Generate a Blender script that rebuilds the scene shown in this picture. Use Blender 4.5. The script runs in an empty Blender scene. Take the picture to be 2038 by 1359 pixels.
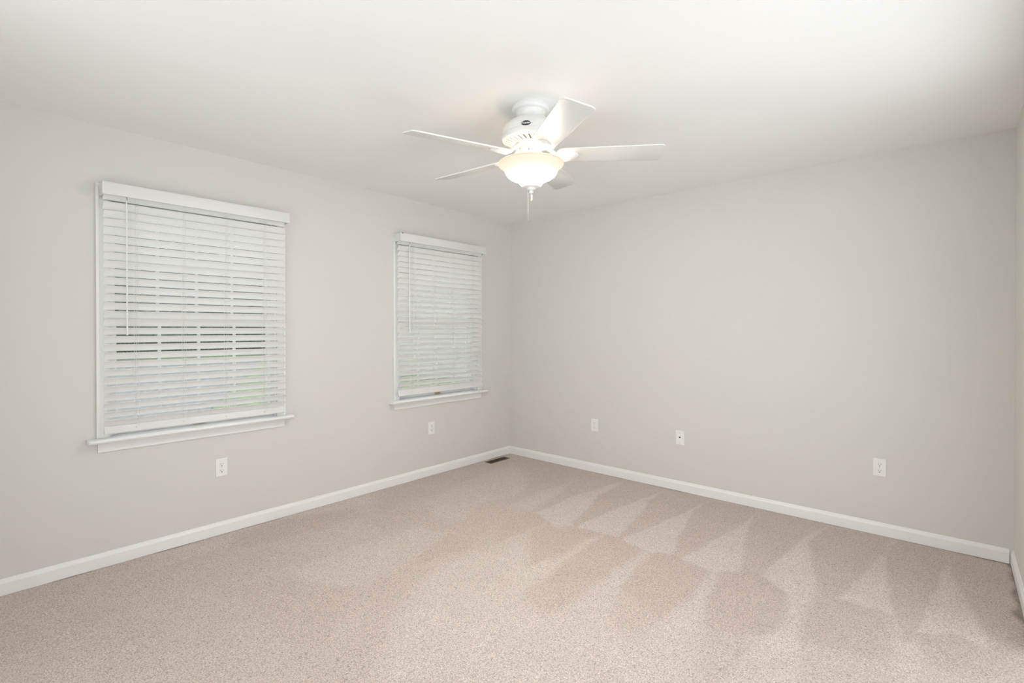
import bpy, bmesh, math, random
import numpy as np
from mathutils import Vector, Matrix, noise

# ------------------------------------------------------------------ camera, world, light, exposure
scene = bpy.context.scene
col = scene.collection
R = math.radians
cam_data = bpy.data.cameras.new('camera')
cam = bpy.data.objects.new('camera', cam_data)
col.objects.link(cam)
cam.location = (3.5244, -3.9516, 1.316)
cam.rotation_euler = (R(90 - 0.3317), 0, R(41.4666))
cam_data.sensor_fit = 'HORIZONTAL'
cam_data.sensor_width = 36.0
cam_data.lens = 17.5096
cam_data.shift_y = -0.00888
cam_data.clip_start = 0.02
cam_data.clip_end = 400
scene.camera = cam

scene.view_settings.view_transform = 'Standard'
scene.view_settings.look = 'None'
scene.view_settings.gamma = 1.0
scene.view_settings.use_curve_mapping = False
scene.view_settings.exposure = 0.20

SKY_STRENGTH = 1.5
LOWER_FILL_STRENGTH = 2.3
world = bpy.data.worlds.new('overcast_sky')
scene.world = world
world.use_nodes = True
wn = world.node_tree
wn.nodes.clear()
wo = wn.nodes.new('ShaderNodeOutputWorld')
wb = wn.nodes.new('ShaderNodeBackground')
wb.inputs['Color'].default_value = (0.93, 0.975, 1.0, 1)
wb.inputs['Strength'].default_value = SKY_STRENGTH
# overcast sky above the horizon, stronger fill glow added below it to lift the ceiling
wt = wn.nodes.new('ShaderNodeTexCoord')
ws = wn.nodes.new('ShaderNodeSeparateXYZ')
wr_ = wn.nodes.new('ShaderNodeMapRange')
wr_.inputs['From Min'].default_value = -0.03; wr_.inputs['From Max'].default_value = 0.03
wr_.inputs['To Min'].default_value = LOWER_FILL_STRENGTH; wr_.inputs['To Max'].default_value = SKY_STRENGTH
wn.links.new(wt.outputs['Generated'], ws.inputs[0])
wn.links.new(ws.outputs['Z'], wr_.inputs['Value'])
wn.links.new(wr_.outputs['Result'], wb.inputs['Strength'])
wn.links.new(wb.outputs[0], wo.inputs[0])
scene.cycles.max_bounces = 12
scene.cycles.diffuse_bounces = 8
scene.cycles.transparent_max_bounces = 16
scene.cycles.use_denoising = True
scene.cycles.sample_clamp_indirect = 6.0

# ------------------------------------------------------------------ materials
def new_mat(name):
    m = bpy.data.materials.new(name)
    m.use_nodes = True
    return m, m.node_tree, m.node_tree.nodes['Principled BSDF']

def mat(name, color, rough=0.5, metallic=0.0, bump=0.0, bump_scale=200.0, spec=0.5, vary=0.0, vary_scale=3.0):
    """painted / plastic / metal surface with a little procedural variation"""
    m, nt, b = new_mat(name)
    b.inputs['Base Color'].default_value = (*color, 1)
    b.inputs['Roughness'].default_value = rough
    b.inputs['Metallic'].default_value = metallic
    b.inputs['Specular IOR Level'].default_value = spec
    tc = nt.nodes.new('ShaderNodeTexCoord')
    if vary > 0:
        n = nt.nodes.new('ShaderNodeTexNoise')
        n.inputs['Scale'].default_value = vary_scale
        n.inputs['Detail'].default_value = 3
        nt.links.new(tc.outputs['Object'], n.inputs['Vector'])
        mx = nt.nodes.new('ShaderNodeMix'); mx.data_type = 'RGBA'
        mx.inputs['A'].default_value = (*[c * (1 - vary) for c in color], 1)
        mx.inputs['B'].default_value = (*[min(1, c * (1 + vary)) for c in color], 1)
        nt.links.new(n.outputs['Fac'], mx.inputs['Factor'])
        nt.links.new(mx.outputs['Result'], b.inputs['Base Color'])
    if bump > 0:
        n2 = nt.nodes.new('ShaderNodeTexNoise')
        n2.inputs['Scale'].default_value = bump_scale
        n2.inputs['Detail'].default_value = 2
        nt.links.new(tc.outputs['Object'], n2.inputs['Vector'])
        bp = nt.nodes.new('ShaderNodeBump')
        bp.inputs['Strength'].default_value = bump
        bp.inputs['Distance'].default_value = 0.002
        nt.links.new(n2.outputs['Fac'], bp.inputs['Height'])
        nt.links.new(bp.outputs['Normal'], b.inputs['Normal'])
    return m

M_WALL = mat('greige_wall_paint', (0.696, 0.682, 0.652), 0.75, bump=0.05, bump_scale=260, spec=0.25)
M_CEIL = mat('white_ceiling_paint', (0.88, 0.88, 0.87), 0.85, bump=0.06, bump_scale=220, spec=0.15)
M_TRIM = mat('white_trim_paint', (0.87, 0.87, 0.865), 0.38, bump=0.03, bump_scale=60)
M_VINYL = mat('white_window_vinyl', (0.80, 0.81, 0.81), 0.35, vary=0.01)
M_SLAT = mat('white_slat_vinyl', (0.845, 0.838, 0.822), 0.42, bump=0.04, bump_scale=90)
M_RAIL = mat('white_valance_vinyl', (0.75, 0.75, 0.745), 0.42, bump=0.05, bump_scale=70)
M_CORD = mat('white_ladder_cord', (0.78, 0.77, 0.74), 0.8, vary=0.02, vary_scale=200)
M_WAND = mat('white_wand_plastic', (0.84, 0.84, 0.84), 0.3, vary=0.01)
M_METAL_CLIP = mat('dull_metal_hook', (0.25, 0.25, 0.25), 0.4, metallic=0.8, vary=0.05)
M_PLATE = mat('white_wall_plate_plastic', (0.86, 0.86, 0.85), 0.3, vary=0.01)
M_SLOT = mat('dark_socket_slot', (0.02, 0.02, 0.02), 0.6, vary=0.05)
M_SCREW = mat('painted_screw_head', (0.6, 0.6, 0.58), 0.35, metallic=0.2, vary=0.03)
M_FAN = mat('white_fan_enamel', (0.84, 0.84, 0.83), 0.32, vary=0.01)
M_BLADE = mat('off_white_fan_blade', (0.66, 0.655, 0.625), 0.45, bump=0.03, bump_scale=40)
M_VENT_IN = mat('copper_motor_winding', (0.30, 0.16, 0.08), 0.5, vary=0.2, vary_scale=80)
M_BADGE = mat('black_badge_enamel', (0.02, 0.022, 0.025), 0.3, vary=0.05)
M_BADGE_TXT = mat('silver_badge_lettering', (0.82, 0.82, 0.82), 0.35, vary=0.02)
M_CHAIN = mat('pale_pull_chain', (0.34, 0.335, 0.32), 0.45, metallic=0.1, vary=0.03)
M_CHAIN_P = mat('pinkish_wood_fob', (0.40, 0.27, 0.20), 0.6, vary=0.04, vary_scale=60)
M_REG = mat('brown_register_enamel', (0.105, 0.076, 0.050), 0.45, vary=0.06, vary_scale=40)
M_REG_IN = mat('dark_duct_interior', (0.02, 0.016, 0.011), 0.9, vary=0.1)
M_LOCK = mat('brass_sash_lift', (0.55, 0.45, 0.25), 0.35, metallic=0.7, vary=0.05)
M_SIDING_W = None

def glass_mat():
    m = bpy.data.materials.new('window_glass'); m.use_nodes = True
    nt = m.node_tree; nt.nodes.clear()
    out = nt.nodes.new('ShaderNodeOutputMaterial')
    tr = nt.nodes.new('ShaderNodeBsdfTransparent'); tr.inputs['Color'].default_value = (0.95, 0.96, 0.956, 1)
    gl = nt.nodes.new('ShaderNodeBsdfGlossy'); gl.inputs['Roughness'].default_value = 0.02
    fr = nt.nodes.new('ShaderNodeFresnel'); fr.inputs['IOR'].default_value = 1.1
    mx = nt.nodes.new('ShaderNodeMixShader')
    nt.links.new(fr.outputs[0], mx.inputs[0]); nt.links.new(tr.outputs[0], mx.inputs[1])
    nt.links.new(gl.outputs[0], mx.inputs[2]); nt.links.new(mx.outputs[0], out.inputs[0])
    return m
M_GLASS = glass_mat()

# the lit alabaster bowl: the bulbs sit low inside it, so the belly glows most and the rolled rim least
BOWL_BELLY = 165.0
def bowl_mat():
    m, nt, b = new_mat('lit_alabaster_glass')
    b.inputs['Base Color'].default_value = (0.30, 0.27, 0.22, 1)
    b.inputs['Roughness'].default_value = 0.35
    tc = nt.nodes.new('ShaderNodeTexCoord')
    sx = nt.nodes.new('ShaderNodeSeparateXYZ')
    nt.links.new(tc.outputs['Object'], sx.inputs[0])
    nz = nt.nodes.new('ShaderNodeTexNoise'); nz.inputs['Scale'].default_value = 9; nz.inputs['Detail'].default_value = 4
    nt.links.new(tc.outputs['Object'], nz.inputs['Vector'])
    ad = nt.nodes.new('ShaderNodeMath'); ad.operation = 'MULTIPLY_ADD'
    ad.inputs[1].default_value = 0.02; ad.inputs[2].default_value = -0.01
    nt.links.new(nz.outputs['Fac'], ad.inputs[0])
    s = nt.nodes.new('ShaderNodeMath'); s.operation = 'ADD'
    nt.links.new(sx.outputs['Z'], s.inputs[0]); nt.links.new(ad.outputs[0], s.inputs[1])
    mr = nt.nodes.new('ShaderNodeMapRange')
    mr.inputs['From Min'].default_value = -0.275; mr.inputs['From Max'].default_value = -0.40
    nt.links.new(s.outputs[0], mr.inputs['Value'])
    cr = nt.nodes.new('ShaderNodeValToRGB')
    e = cr.color_ramp.elements
    e[0].position = 0.0; e[0].color = (1.0, 0.80, 0.58, 1)
    e[1].position = 1.0; e[1].color = (0.97, 0.97, 0.98, 1)
    k = e.new(0.35); k.color = (1.0, 0.88, 0.70, 1)
    nt.links.new(mr.outputs['Result'], cr.inputs['Fac'])
    st = nt.nodes.new('ShaderNodeFloatCurve') if False else nt.nodes.new('ShaderNodeValToRGB')
    q = st.color_ramp.elements
    q[0].position = 0.0; q[0].color = (0.0042, 0.0042, 0.0042, 1)
    q[1].position = 0.62; q[1].color = (1, 1, 1, 1)
    qm = q.new(0.50); qm.color = (0.0055, 0.0055, 0.0055, 1)
    q2 = q.new(0.10); q2.color = (0.0030, 0.0030, 0.0030, 1)
    q3 = q.new(0.16); q3.color = (0.0038, 0.0038, 0.0038, 1)
    q4 = q.new(0.36); q4.color = (0.0044, 0.0044, 0.0044, 1)
    q5 = q.new(1.0); q5.color = (0.25, 0.25, 0.25, 1)
    nt.links.new(mr.outputs['Result'], st.inputs['Fac'])
    mu = nt.nodes.new('ShaderNodeMath'); mu.operation = 'MULTIPLY'; mu.inputs[1].default_value = BOWL_BELLY
    nt.links.new(st.outputs['Color'], mu.inputs[0])
    nt.links.new(cr.outputs['Color'], b.inputs['Emission Color'])
    nt.links.new(mu.outputs[0], b.inputs['Emission Strength'])
    return m
M_BOWL = bowl_mat()
M_BOWL_IN = mat('frosted_bowl_inside', (0.75, 0.70, 0.62), 0.6, vary=0.02)
M_BOWL_IN.node_tree.nodes['Principled BSDF'].inputs['Emission Color'].default_value = (1.0, 0.86, 0.68, 1)
M_BOWL_IN.node_tree.nodes['Principled BSDF'].inputs['Emission Strength'].default_value = 1.5

def carpet_mat():
    m, nt, b = new_mat('beige_cut_pile_carpet')
    b.inputs['Roughness'].default_value = 0.95
    b.inputs['Specular IOR Level'].default_value = 0.1
    b.inputs['Sheen Weight'].default_value = 0.15
    b.inputs['Sheen Roughness'].default_value = 0.6
    tc = nt.nodes.new('ShaderNodeTexCoord')
    at = nt.nodes.new('ShaderNodeAttribute'); at.attribute_name = 'pile_direction'
    so = nt.nodes.new('ShaderNodeAttribute'); so.attribute_name = 'edge_dark'
    def nz(scale, detail, rough=0.5):
        n = nt.nodes.new('ShaderNodeTexNoise')
        n.inputs['Scale'].default_value = scale; n.inputs['Detail'].default_value = detail
        n.inputs['Roughness'].default_value = rough
        nt.links.new(tc.outputs['Object'], n.inputs['Vector'])
        return n
    def math(op, a, b_, c=None):
        n = nt.nodes.new('ShaderNodeMath'); n.operation = op
        for i, v in enumerate((a, b_, c)):
            if v is None: continue
            if isinstance(v, (int, float)): n.inputs[i].default_value = v
            else: nt.links.new(v, n.inputs[i])
        return n.outputs[0]
    big = nz(2.2, 5, 0.6)
    mid = nz(14, 4, 0.65)
    fine = nz(210, 2, 0.65)
    speck = nt.nodes.new('ShaderNodeTexVoronoi'); speck.inputs['Scale'].default_value = 165
    nt.links.new(tc.outputs['Object'], speck.inputs['Vector'])
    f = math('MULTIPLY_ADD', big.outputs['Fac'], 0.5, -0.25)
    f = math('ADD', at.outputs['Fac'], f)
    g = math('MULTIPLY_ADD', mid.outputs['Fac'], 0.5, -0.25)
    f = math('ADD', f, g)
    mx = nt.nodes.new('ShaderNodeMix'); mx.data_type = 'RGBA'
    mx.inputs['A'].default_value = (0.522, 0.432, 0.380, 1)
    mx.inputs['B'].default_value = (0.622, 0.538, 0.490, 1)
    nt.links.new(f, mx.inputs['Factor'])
    # tuft-to-tuft colour, with shade painted into the gaps between tufts
    h = math('MULTIPLY_ADD', fine.outputs['Fac'], 1.75, 0.15)
    sp = math('MULTIPLY_ADD', math('POWER', speck.outputs['Distance'], 2.0), -0.55, 1.11)
    h = math('MULTIPLY', h, sp)
    mu = nt.nodes.new('ShaderNodeMix'); mu.data_type = 'RGBA'; mu.blend_type = 'MULTIPLY'
    mu.inputs['Factor'].default_value = 1.0
    nt.links.new(mx.outputs['Result'], mu.inputs['A']); nt.links.new(h, mu.inputs['B'])
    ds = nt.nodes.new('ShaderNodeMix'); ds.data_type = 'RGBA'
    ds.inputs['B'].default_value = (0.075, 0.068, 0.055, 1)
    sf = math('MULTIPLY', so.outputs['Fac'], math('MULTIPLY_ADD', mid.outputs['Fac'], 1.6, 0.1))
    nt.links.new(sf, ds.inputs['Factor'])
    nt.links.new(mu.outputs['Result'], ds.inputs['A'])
    nt.links.new(ds.outputs['Result'], b.inputs['Base Color'])
    bp = nt.nodes.new('ShaderNodeBump'); bp.inputs['Strength'].default_value = 0.55; bp.inputs['Distance'].default_value = 0.004
    nt.links.new(fine.outputs['Fac'], bp.inputs['Height'])
    nt.links.new(bp.outputs['Normal'], b.inputs['Normal'])
    return m
M_CARPET = carpet_mat()

# ------------------------------------------------------------------ mesh helpers
def link(o, parent=None):
    col.objects.link(o)
    if parent is not None:
        o.parent = parent
    return o

def finish(name, bm, mats, parent=None, smooth=None, loc=None):
    me = bpy.data.meshes.new(name)
    bmesh.ops.recalc_face_normals(bm, faces=bm.faces)
    bm.to_mesh(me); bm.free()
    for m in (mats if isinstance(mats, (list, tuple)) else [mats]):
        me.materials.append(m)
    if smooth is not None:
        me.polygons.foreach_set('use_smooth', [True] * len(me.polygons))
        me.set_sharp_from_angle(angle=R(smooth))
    o = bpy.data.objects.new(name, me)
    if loc is not None:
        o.location = loc
    return link(o, parent)

def empty(name, loc=(0, 0, 0), rot=(0, 0, 0)):
    o = bpy.data.objects.new(name, None)
    o.empty_display_size = 0.1
    o.location = loc; o.rotation_euler = rot
    return link(o)

def tag(o, label=None, cat=None, group=None, kind=None):
    if label: o['label'] = label
    if cat: o['category'] = cat
    if group: o['group'] = group
    if kind: o['kind'] = kind
    return o

def box(bm, x0, x1, y0, y1, z0, z1, bevel=0.0, seg=2, mi=0, mtx=None):
    v = [bm.verts.new(p) for p in ((x0, y0, z0), (x1, y0, z0), (x1, y1, z0), (x0, y1, z0),
                                   (x0, y0, z1), (x1, y0, z1), (x1, y1, z1), (x0, y1, z1))]
    fs = [bm.faces.new([v[i] for i in q]) for q in
          ((3, 2, 1, 0), (4, 5, 6, 7), (0, 1, 5, 4), (1, 2, 6, 5), (2, 3, 7, 6), (3, 0, 4, 7))]
    for f in fs: f.material_index = mi
    geom = v
    if bevel > 0:
        es = list({e for f in fs for e in f.edges})
        r = bmesh.ops.bevel(bm, geom=es, offset=bevel, segments=seg, profile=0.5, affect='EDGES')
        for f in r['faces']: f.material_index = mi
        geom = list({w for f in r['faces'] for w in f.verts} | {w for w in v if w.is_valid})
    if mtx is not None:
        bmesh.ops.transform(bm, matrix=mtx, verts=geom)
    return geom

def lathe(bm, prof, n=64, mi=0, close_top=False, close_bot=False, cx=0.0, cy=0.0):
    rings = []
    for r, z in prof:
        rings.append([bm.verts.new((cx + r * math.cos(2 * math.pi * k / n), cy + r * math.sin(2 * math.pi * k / n), z)) for k in range(n)])
    for a, b_ in zip(rings, rings[1:]):
        for k in range(n):
            f = bm.faces.new((a[k], a[(k + 1) % n], b_[(k + 1) % n], b_[k])); f.material_index = mi
    if close_top: bm.faces.new(rings[0]).material_index = mi
    if close_bot: bm.faces.new(rings[-1]).material_index = mi
    return rings

def tube(bm, pts, rad, n=8, mi=0, caps=True):
    pts = [Vector(p) for p in pts]
    if not isinstance(rad, (list, tuple)): rad = [rad] * len(pts)
    rings = []
    for i, p in enumerate(pts):
        t = (pts[min(i + 1, len(pts) - 1)] - pts[max(i - 1, 0)]).normalized()
        up = Vector((0, 0, 1)) if abs(t.z) < 0.95 else Vector((1, 0, 0))
        s = t.cross(up).normalized(); u = s.cross(t).normalized()
        rings.append([bm.verts.new(p + rad[i] * (s * math.cos(2 * math.pi * k / n) + u * math.sin(2 * math.pi * k / n))) for k in range(n)])
    for a, b_ in zip(rings, rings[1:]):
        for k in range(n):
            bm.faces.new((a[k], a[(k + 1) % n], b_[(k + 1) % n], b_[k])).material_index = mi
    if caps:
        bm.faces.new(rings[0]).material_index = mi; bm.faces.new(rings[-1]).material_index = mi
    return rings

def ball(bm, c, r, mi=0, u=16, v=10, sz=1.0):
    ret = bmesh.ops.create_uvsphere(bm, u_segments=u, v_segments=v, radius=r)
    bmesh.ops.scale(bm, vec=(1, 1, sz), verts=ret['verts'])
    bmesh.ops.translate(bm, vec=c, verts=ret['verts'])
    for w in ret['verts']:
        for f in w.link_faces: f.material_index = mi

def extrude_profile(bm, prof, p0, p1, out, mi=0):
    """closed profile [(outward, up)] swept from p0 to p1; out = horizontal direction away from the wall"""
    p0, p1, out = Vector(p0), Vector(p1), Vector(out)
    a = [bm.verts.new(p0 + out * d + Vector((0, 0, h))) for d, h in prof]
    b_ = [bm.verts.new(p1 + out * d + Vector((0, 0, h))) for d, h in prof]
    n = len(prof)
    for k in range(n):
        bm.faces.new((a[k], a[(k + 1) % n], b_[(k + 1) % n], b_[k])).material_index = mi
    bm.faces.new(a).material_index = mi; bm.faces.new(b_).material_index = mi

# ------------------------------------------------------------------ room dimensions
W, D, H, TW = 3.787, 4.30, 2.44, 0.14
WIN = [(-2.9005, 0.516), (-0.957, 0.520)]       # centre y and half width over the casing
CAS = 0.057
SILL_Z, HEAD_Z = 0.717, 2.064                    # clear opening
OPEN = [(c - h + CAS, c + h - CAS) for c, h in WIN]

def wall_mesh(name, u0, u1, z0, z1, holes, place, thick):
    """flat wall with rectangular holes and their reveals; place(u, z, depth) gives the point"""
    bm = bmesh.new()
    us = sorted({u0, u1, *[h[0] for h in holes], *[h[1] for h in holes]})
    zs = sorted({z0, z1, *[h[2] for h in holes], *[h[3] for h in holes]})
    cache = {}
    def V(u, z, d):
        k = (round(u, 5), round(z, 5), d)
        if k not in cache: cache[k] = bm.verts.new(place(u, z, d))
        return cache[k]
    solid = {}
    for i in range(len(us) - 1):
        for j in range(len(zs) - 1):
            cu, cz = (us[i] + us[i + 1]) / 2, (zs[j] + zs[j + 1]) / 2
            solid[i, j] = not any(h[0] < cu < h[1] and h[2] < cz < h[3] for h in holes)
    for (i, j), s in solid.items():
        if not s: continue
        q = ((us[i], zs[j]), (us[i + 1], zs[j]), (us[i + 1], zs[j + 1]), (us[i], zs[j + 1]))
        for d in (0.0, thick):
            bm.faces.new([V(u, z, d) for u, z in q])
        for k, (di, dj) in enumerate(((0, -1), (1, 0), (0, 1), (-1, 0))):
            if not solid.get((i + di, j + dj), False):
                a, b_ = q[k], q[(k + 1) % 4]
                bm.faces.new((V(*a, 0.0), V(*b_, 0.0), V(*b_, thick), V(*a, thick)))
    return tag(finish(name, bm, M_WALL), kind='structure')

wall_mesh('wall_left', -D - TW, TW, -0.06, H, [(o[0], o[1], SILL_Z - 0.02, HEAD_Z) for o in OPEN], lambda u, z, d: (-d, u, z), TW)
wall_mesh('wall_back', 0.0, W, -0.06, H, [], lambda u, z, d: (u, d, z), TW)
wall_mesh('wall_right', -D - TW, TW, -0.06, H, [(-3.40, -1.05, -0.06, 2.12)], lambda u, z, d: (W + d, u, z), TW)  # doorway hole added out of view to let fill daylight in
wall_mesh('wall_near', 0.0, W, -0.06, H, [(1.20, 3.40, -0.06, 2.15)], lambda u, z, d: (u, -D - d, z), TW)  # unseen doorway hole, added to light the room from behind

bm = bmesh.new(); box(bm, -TW, W + TW, -D - TW, TW, H, H + 0.12)
tag(finish('ceiling', bm, M_CEIL), kind='structure')
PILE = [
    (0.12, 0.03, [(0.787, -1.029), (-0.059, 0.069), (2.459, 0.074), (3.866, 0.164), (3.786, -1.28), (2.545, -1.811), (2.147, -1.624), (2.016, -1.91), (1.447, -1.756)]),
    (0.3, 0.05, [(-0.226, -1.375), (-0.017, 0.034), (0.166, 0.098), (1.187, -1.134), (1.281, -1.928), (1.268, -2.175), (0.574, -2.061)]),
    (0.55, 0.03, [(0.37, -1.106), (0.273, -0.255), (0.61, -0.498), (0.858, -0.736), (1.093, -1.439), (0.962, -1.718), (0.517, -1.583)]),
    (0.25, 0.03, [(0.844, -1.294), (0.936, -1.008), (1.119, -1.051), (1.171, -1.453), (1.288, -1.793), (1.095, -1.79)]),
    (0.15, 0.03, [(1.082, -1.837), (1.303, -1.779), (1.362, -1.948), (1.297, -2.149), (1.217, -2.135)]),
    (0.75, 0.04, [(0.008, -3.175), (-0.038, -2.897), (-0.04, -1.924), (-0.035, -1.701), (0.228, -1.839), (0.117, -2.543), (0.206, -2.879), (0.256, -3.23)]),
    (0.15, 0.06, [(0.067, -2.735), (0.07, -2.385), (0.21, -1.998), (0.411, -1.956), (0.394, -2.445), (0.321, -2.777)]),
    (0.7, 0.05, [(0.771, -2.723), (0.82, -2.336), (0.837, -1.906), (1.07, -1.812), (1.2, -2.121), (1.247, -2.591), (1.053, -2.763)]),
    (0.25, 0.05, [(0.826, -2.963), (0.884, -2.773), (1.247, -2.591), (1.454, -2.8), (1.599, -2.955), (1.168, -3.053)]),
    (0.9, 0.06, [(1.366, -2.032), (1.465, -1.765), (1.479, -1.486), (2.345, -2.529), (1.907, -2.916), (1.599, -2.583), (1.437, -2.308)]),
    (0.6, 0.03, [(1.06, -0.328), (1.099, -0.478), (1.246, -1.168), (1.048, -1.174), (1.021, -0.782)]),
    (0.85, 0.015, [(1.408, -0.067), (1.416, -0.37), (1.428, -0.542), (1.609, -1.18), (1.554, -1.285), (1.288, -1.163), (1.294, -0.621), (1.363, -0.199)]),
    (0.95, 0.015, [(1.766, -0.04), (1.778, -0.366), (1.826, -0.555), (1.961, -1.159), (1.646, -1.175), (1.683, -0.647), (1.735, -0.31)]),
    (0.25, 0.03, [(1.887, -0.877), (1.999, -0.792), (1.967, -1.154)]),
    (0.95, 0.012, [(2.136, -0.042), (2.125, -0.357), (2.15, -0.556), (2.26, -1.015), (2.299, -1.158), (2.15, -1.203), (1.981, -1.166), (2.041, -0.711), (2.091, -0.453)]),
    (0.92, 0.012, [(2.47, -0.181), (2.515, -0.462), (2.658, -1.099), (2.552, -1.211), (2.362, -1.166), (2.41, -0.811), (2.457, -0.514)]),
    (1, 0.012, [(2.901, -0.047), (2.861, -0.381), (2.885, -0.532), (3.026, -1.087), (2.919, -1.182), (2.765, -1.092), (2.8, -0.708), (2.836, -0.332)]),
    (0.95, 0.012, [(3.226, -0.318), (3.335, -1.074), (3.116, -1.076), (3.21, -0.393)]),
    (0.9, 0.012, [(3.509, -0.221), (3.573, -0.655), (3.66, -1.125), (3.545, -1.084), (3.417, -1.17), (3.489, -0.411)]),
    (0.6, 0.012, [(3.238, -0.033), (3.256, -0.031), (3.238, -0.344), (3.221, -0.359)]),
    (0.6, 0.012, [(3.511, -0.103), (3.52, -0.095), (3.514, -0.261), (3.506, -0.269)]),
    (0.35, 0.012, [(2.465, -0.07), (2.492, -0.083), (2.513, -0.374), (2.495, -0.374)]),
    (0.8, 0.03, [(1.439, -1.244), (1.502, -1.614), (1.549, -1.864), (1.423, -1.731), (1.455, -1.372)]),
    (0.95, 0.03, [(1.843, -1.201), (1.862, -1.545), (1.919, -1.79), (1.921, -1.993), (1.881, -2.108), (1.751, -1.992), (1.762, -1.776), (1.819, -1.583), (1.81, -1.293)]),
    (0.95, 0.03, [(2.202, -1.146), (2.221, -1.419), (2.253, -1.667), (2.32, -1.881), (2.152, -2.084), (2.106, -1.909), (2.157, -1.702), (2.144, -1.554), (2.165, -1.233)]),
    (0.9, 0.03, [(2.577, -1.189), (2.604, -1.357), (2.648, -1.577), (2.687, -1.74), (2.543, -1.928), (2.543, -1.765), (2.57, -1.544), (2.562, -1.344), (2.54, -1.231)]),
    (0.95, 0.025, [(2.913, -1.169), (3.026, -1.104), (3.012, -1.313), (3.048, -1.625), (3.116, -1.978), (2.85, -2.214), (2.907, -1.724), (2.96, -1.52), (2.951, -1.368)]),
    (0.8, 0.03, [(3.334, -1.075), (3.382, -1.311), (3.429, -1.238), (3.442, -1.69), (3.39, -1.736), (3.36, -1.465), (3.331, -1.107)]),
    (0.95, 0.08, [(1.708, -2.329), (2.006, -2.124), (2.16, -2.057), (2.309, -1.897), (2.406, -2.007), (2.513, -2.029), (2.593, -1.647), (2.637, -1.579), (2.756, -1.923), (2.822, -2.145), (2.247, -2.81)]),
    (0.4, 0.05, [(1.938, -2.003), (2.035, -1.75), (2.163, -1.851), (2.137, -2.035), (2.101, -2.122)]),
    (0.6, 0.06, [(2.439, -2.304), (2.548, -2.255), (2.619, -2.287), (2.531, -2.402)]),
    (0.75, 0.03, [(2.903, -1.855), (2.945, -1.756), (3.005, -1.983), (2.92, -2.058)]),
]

# ------------------------------------------------------------------ carpet with vacuum strokes
def build_floor():
    step = 0.0125
    nx = int(round((W + 0.1) / step)) + 1
    ny = int(round((D + 0.14) / step)) + 1
    xs = np.linspace(0.0, W + 0.0, nx)
    ys = np.linspace(-D - 0.14, 0.0, ny)
    X, Y = np.meshgrid(xs, ys, indexing='ij')
    F = np.full(X.shape, 0.45)
    rng = np.random.default_rng(4)
    # ragged edges: shift the sample point with smooth noise
    def smooth(a, k):
        for _ in range(2):
            for ax in (0, 1):
                c = np.zeros_like(a); w = 0
                for s in range(-k, k + 1):
                    c += np.roll(a, s, axis=ax); w += 1
                a = c / w
        return a
    nx1 = smooth(rng.normal(size=X.shape), 3); nx1 *= 0.005 / nx1.std()
    ny1 = smooth(rng.normal(size=X.shape), 3); ny1 *= 0.005 / ny1.std()
    PX, PY = X + nx1, Y + ny1
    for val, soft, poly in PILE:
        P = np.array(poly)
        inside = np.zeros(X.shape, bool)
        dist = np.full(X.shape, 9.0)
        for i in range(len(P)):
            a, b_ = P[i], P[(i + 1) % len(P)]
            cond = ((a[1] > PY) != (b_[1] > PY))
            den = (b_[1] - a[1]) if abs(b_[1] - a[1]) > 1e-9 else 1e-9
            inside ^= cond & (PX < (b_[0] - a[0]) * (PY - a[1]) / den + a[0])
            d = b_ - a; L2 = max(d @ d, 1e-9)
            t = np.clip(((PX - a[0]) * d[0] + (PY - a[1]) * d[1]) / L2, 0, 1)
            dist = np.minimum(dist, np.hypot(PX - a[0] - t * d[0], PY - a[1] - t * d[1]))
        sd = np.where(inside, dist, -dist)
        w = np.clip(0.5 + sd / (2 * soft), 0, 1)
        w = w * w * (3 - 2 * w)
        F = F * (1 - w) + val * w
    dark_edge = np.clip(1 - (W - 0.012 - X + nx1 * 2.2) / 0.026, 0, 1) * 0.65  # carpet colour darkens towards the baseboards, most along the right wall
    dark_edge = np.maximum(dark_edge, np.clip(1 - (-0.012 - Y) / 0.012, 0, 1) * 0.35)
    dark_edge = np.maximum(dark_edge, np.clip(1 - (X - 0.012) / 0.012, 0, 1) * 0.35)
    Z = smooth(rng.normal(size=X.shape), 4); Z *= 0.0012 / Z.std()
    Z = np.clip(Z - 0.001, -0.004, 0.0)
    verts = np.stack([X.ravel(), Y.ravel(), Z.ravel()], 1)
    idx = np.arange(nx * ny).reshape(nx, ny)
    quads = np.stack([idx[:-1, :-1], idx[1:, :-1], idx[1:, 1:], idx[:-1, 1:]], -1).reshape(-1, 4)
    # skirt and underside so that the carpet is a slab, not a sheet
    base = len(verts)
    ring = list(idx[:, 0]) + list(idx[-1, 1:]) + list(idx[-2::-1, -1]) + list(idx[0, -2:0:-1])
    low = verts[ring].copy(); low[:, 2] = -0.06
    verts = np.vstack([verts, low])
    n = len(ring)
    side = [(ring[(k + 1) % n], ring[k], base + k, base + (k + 1) % n) for k in range(n)]
    faces = [tuple(int(v) for v in q) for q in quads] + [tuple(int(v) for v in q) for q in side] + [tuple(range(base + n - 1, base - 1, -1))]
    me = bpy.data.meshes.new('floor')
    me.from_pydata(verts.tolist(), [], faces)
    for nm, A in (('pile_direction', F), ('edge_dark', dark_edge)):
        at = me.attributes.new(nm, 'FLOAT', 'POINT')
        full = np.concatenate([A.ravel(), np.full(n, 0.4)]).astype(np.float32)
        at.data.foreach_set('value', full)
    me.materials.append(M_CARPET)
    me.polygons.foreach_set('use_smooth', [True] * len(me.polygons))
    me.set_sharp_from_angle(angle=R(50))
    o = link(bpy.data.objects.new('floor', me))
    tag(o, kind='structure')
build_floor()

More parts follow.
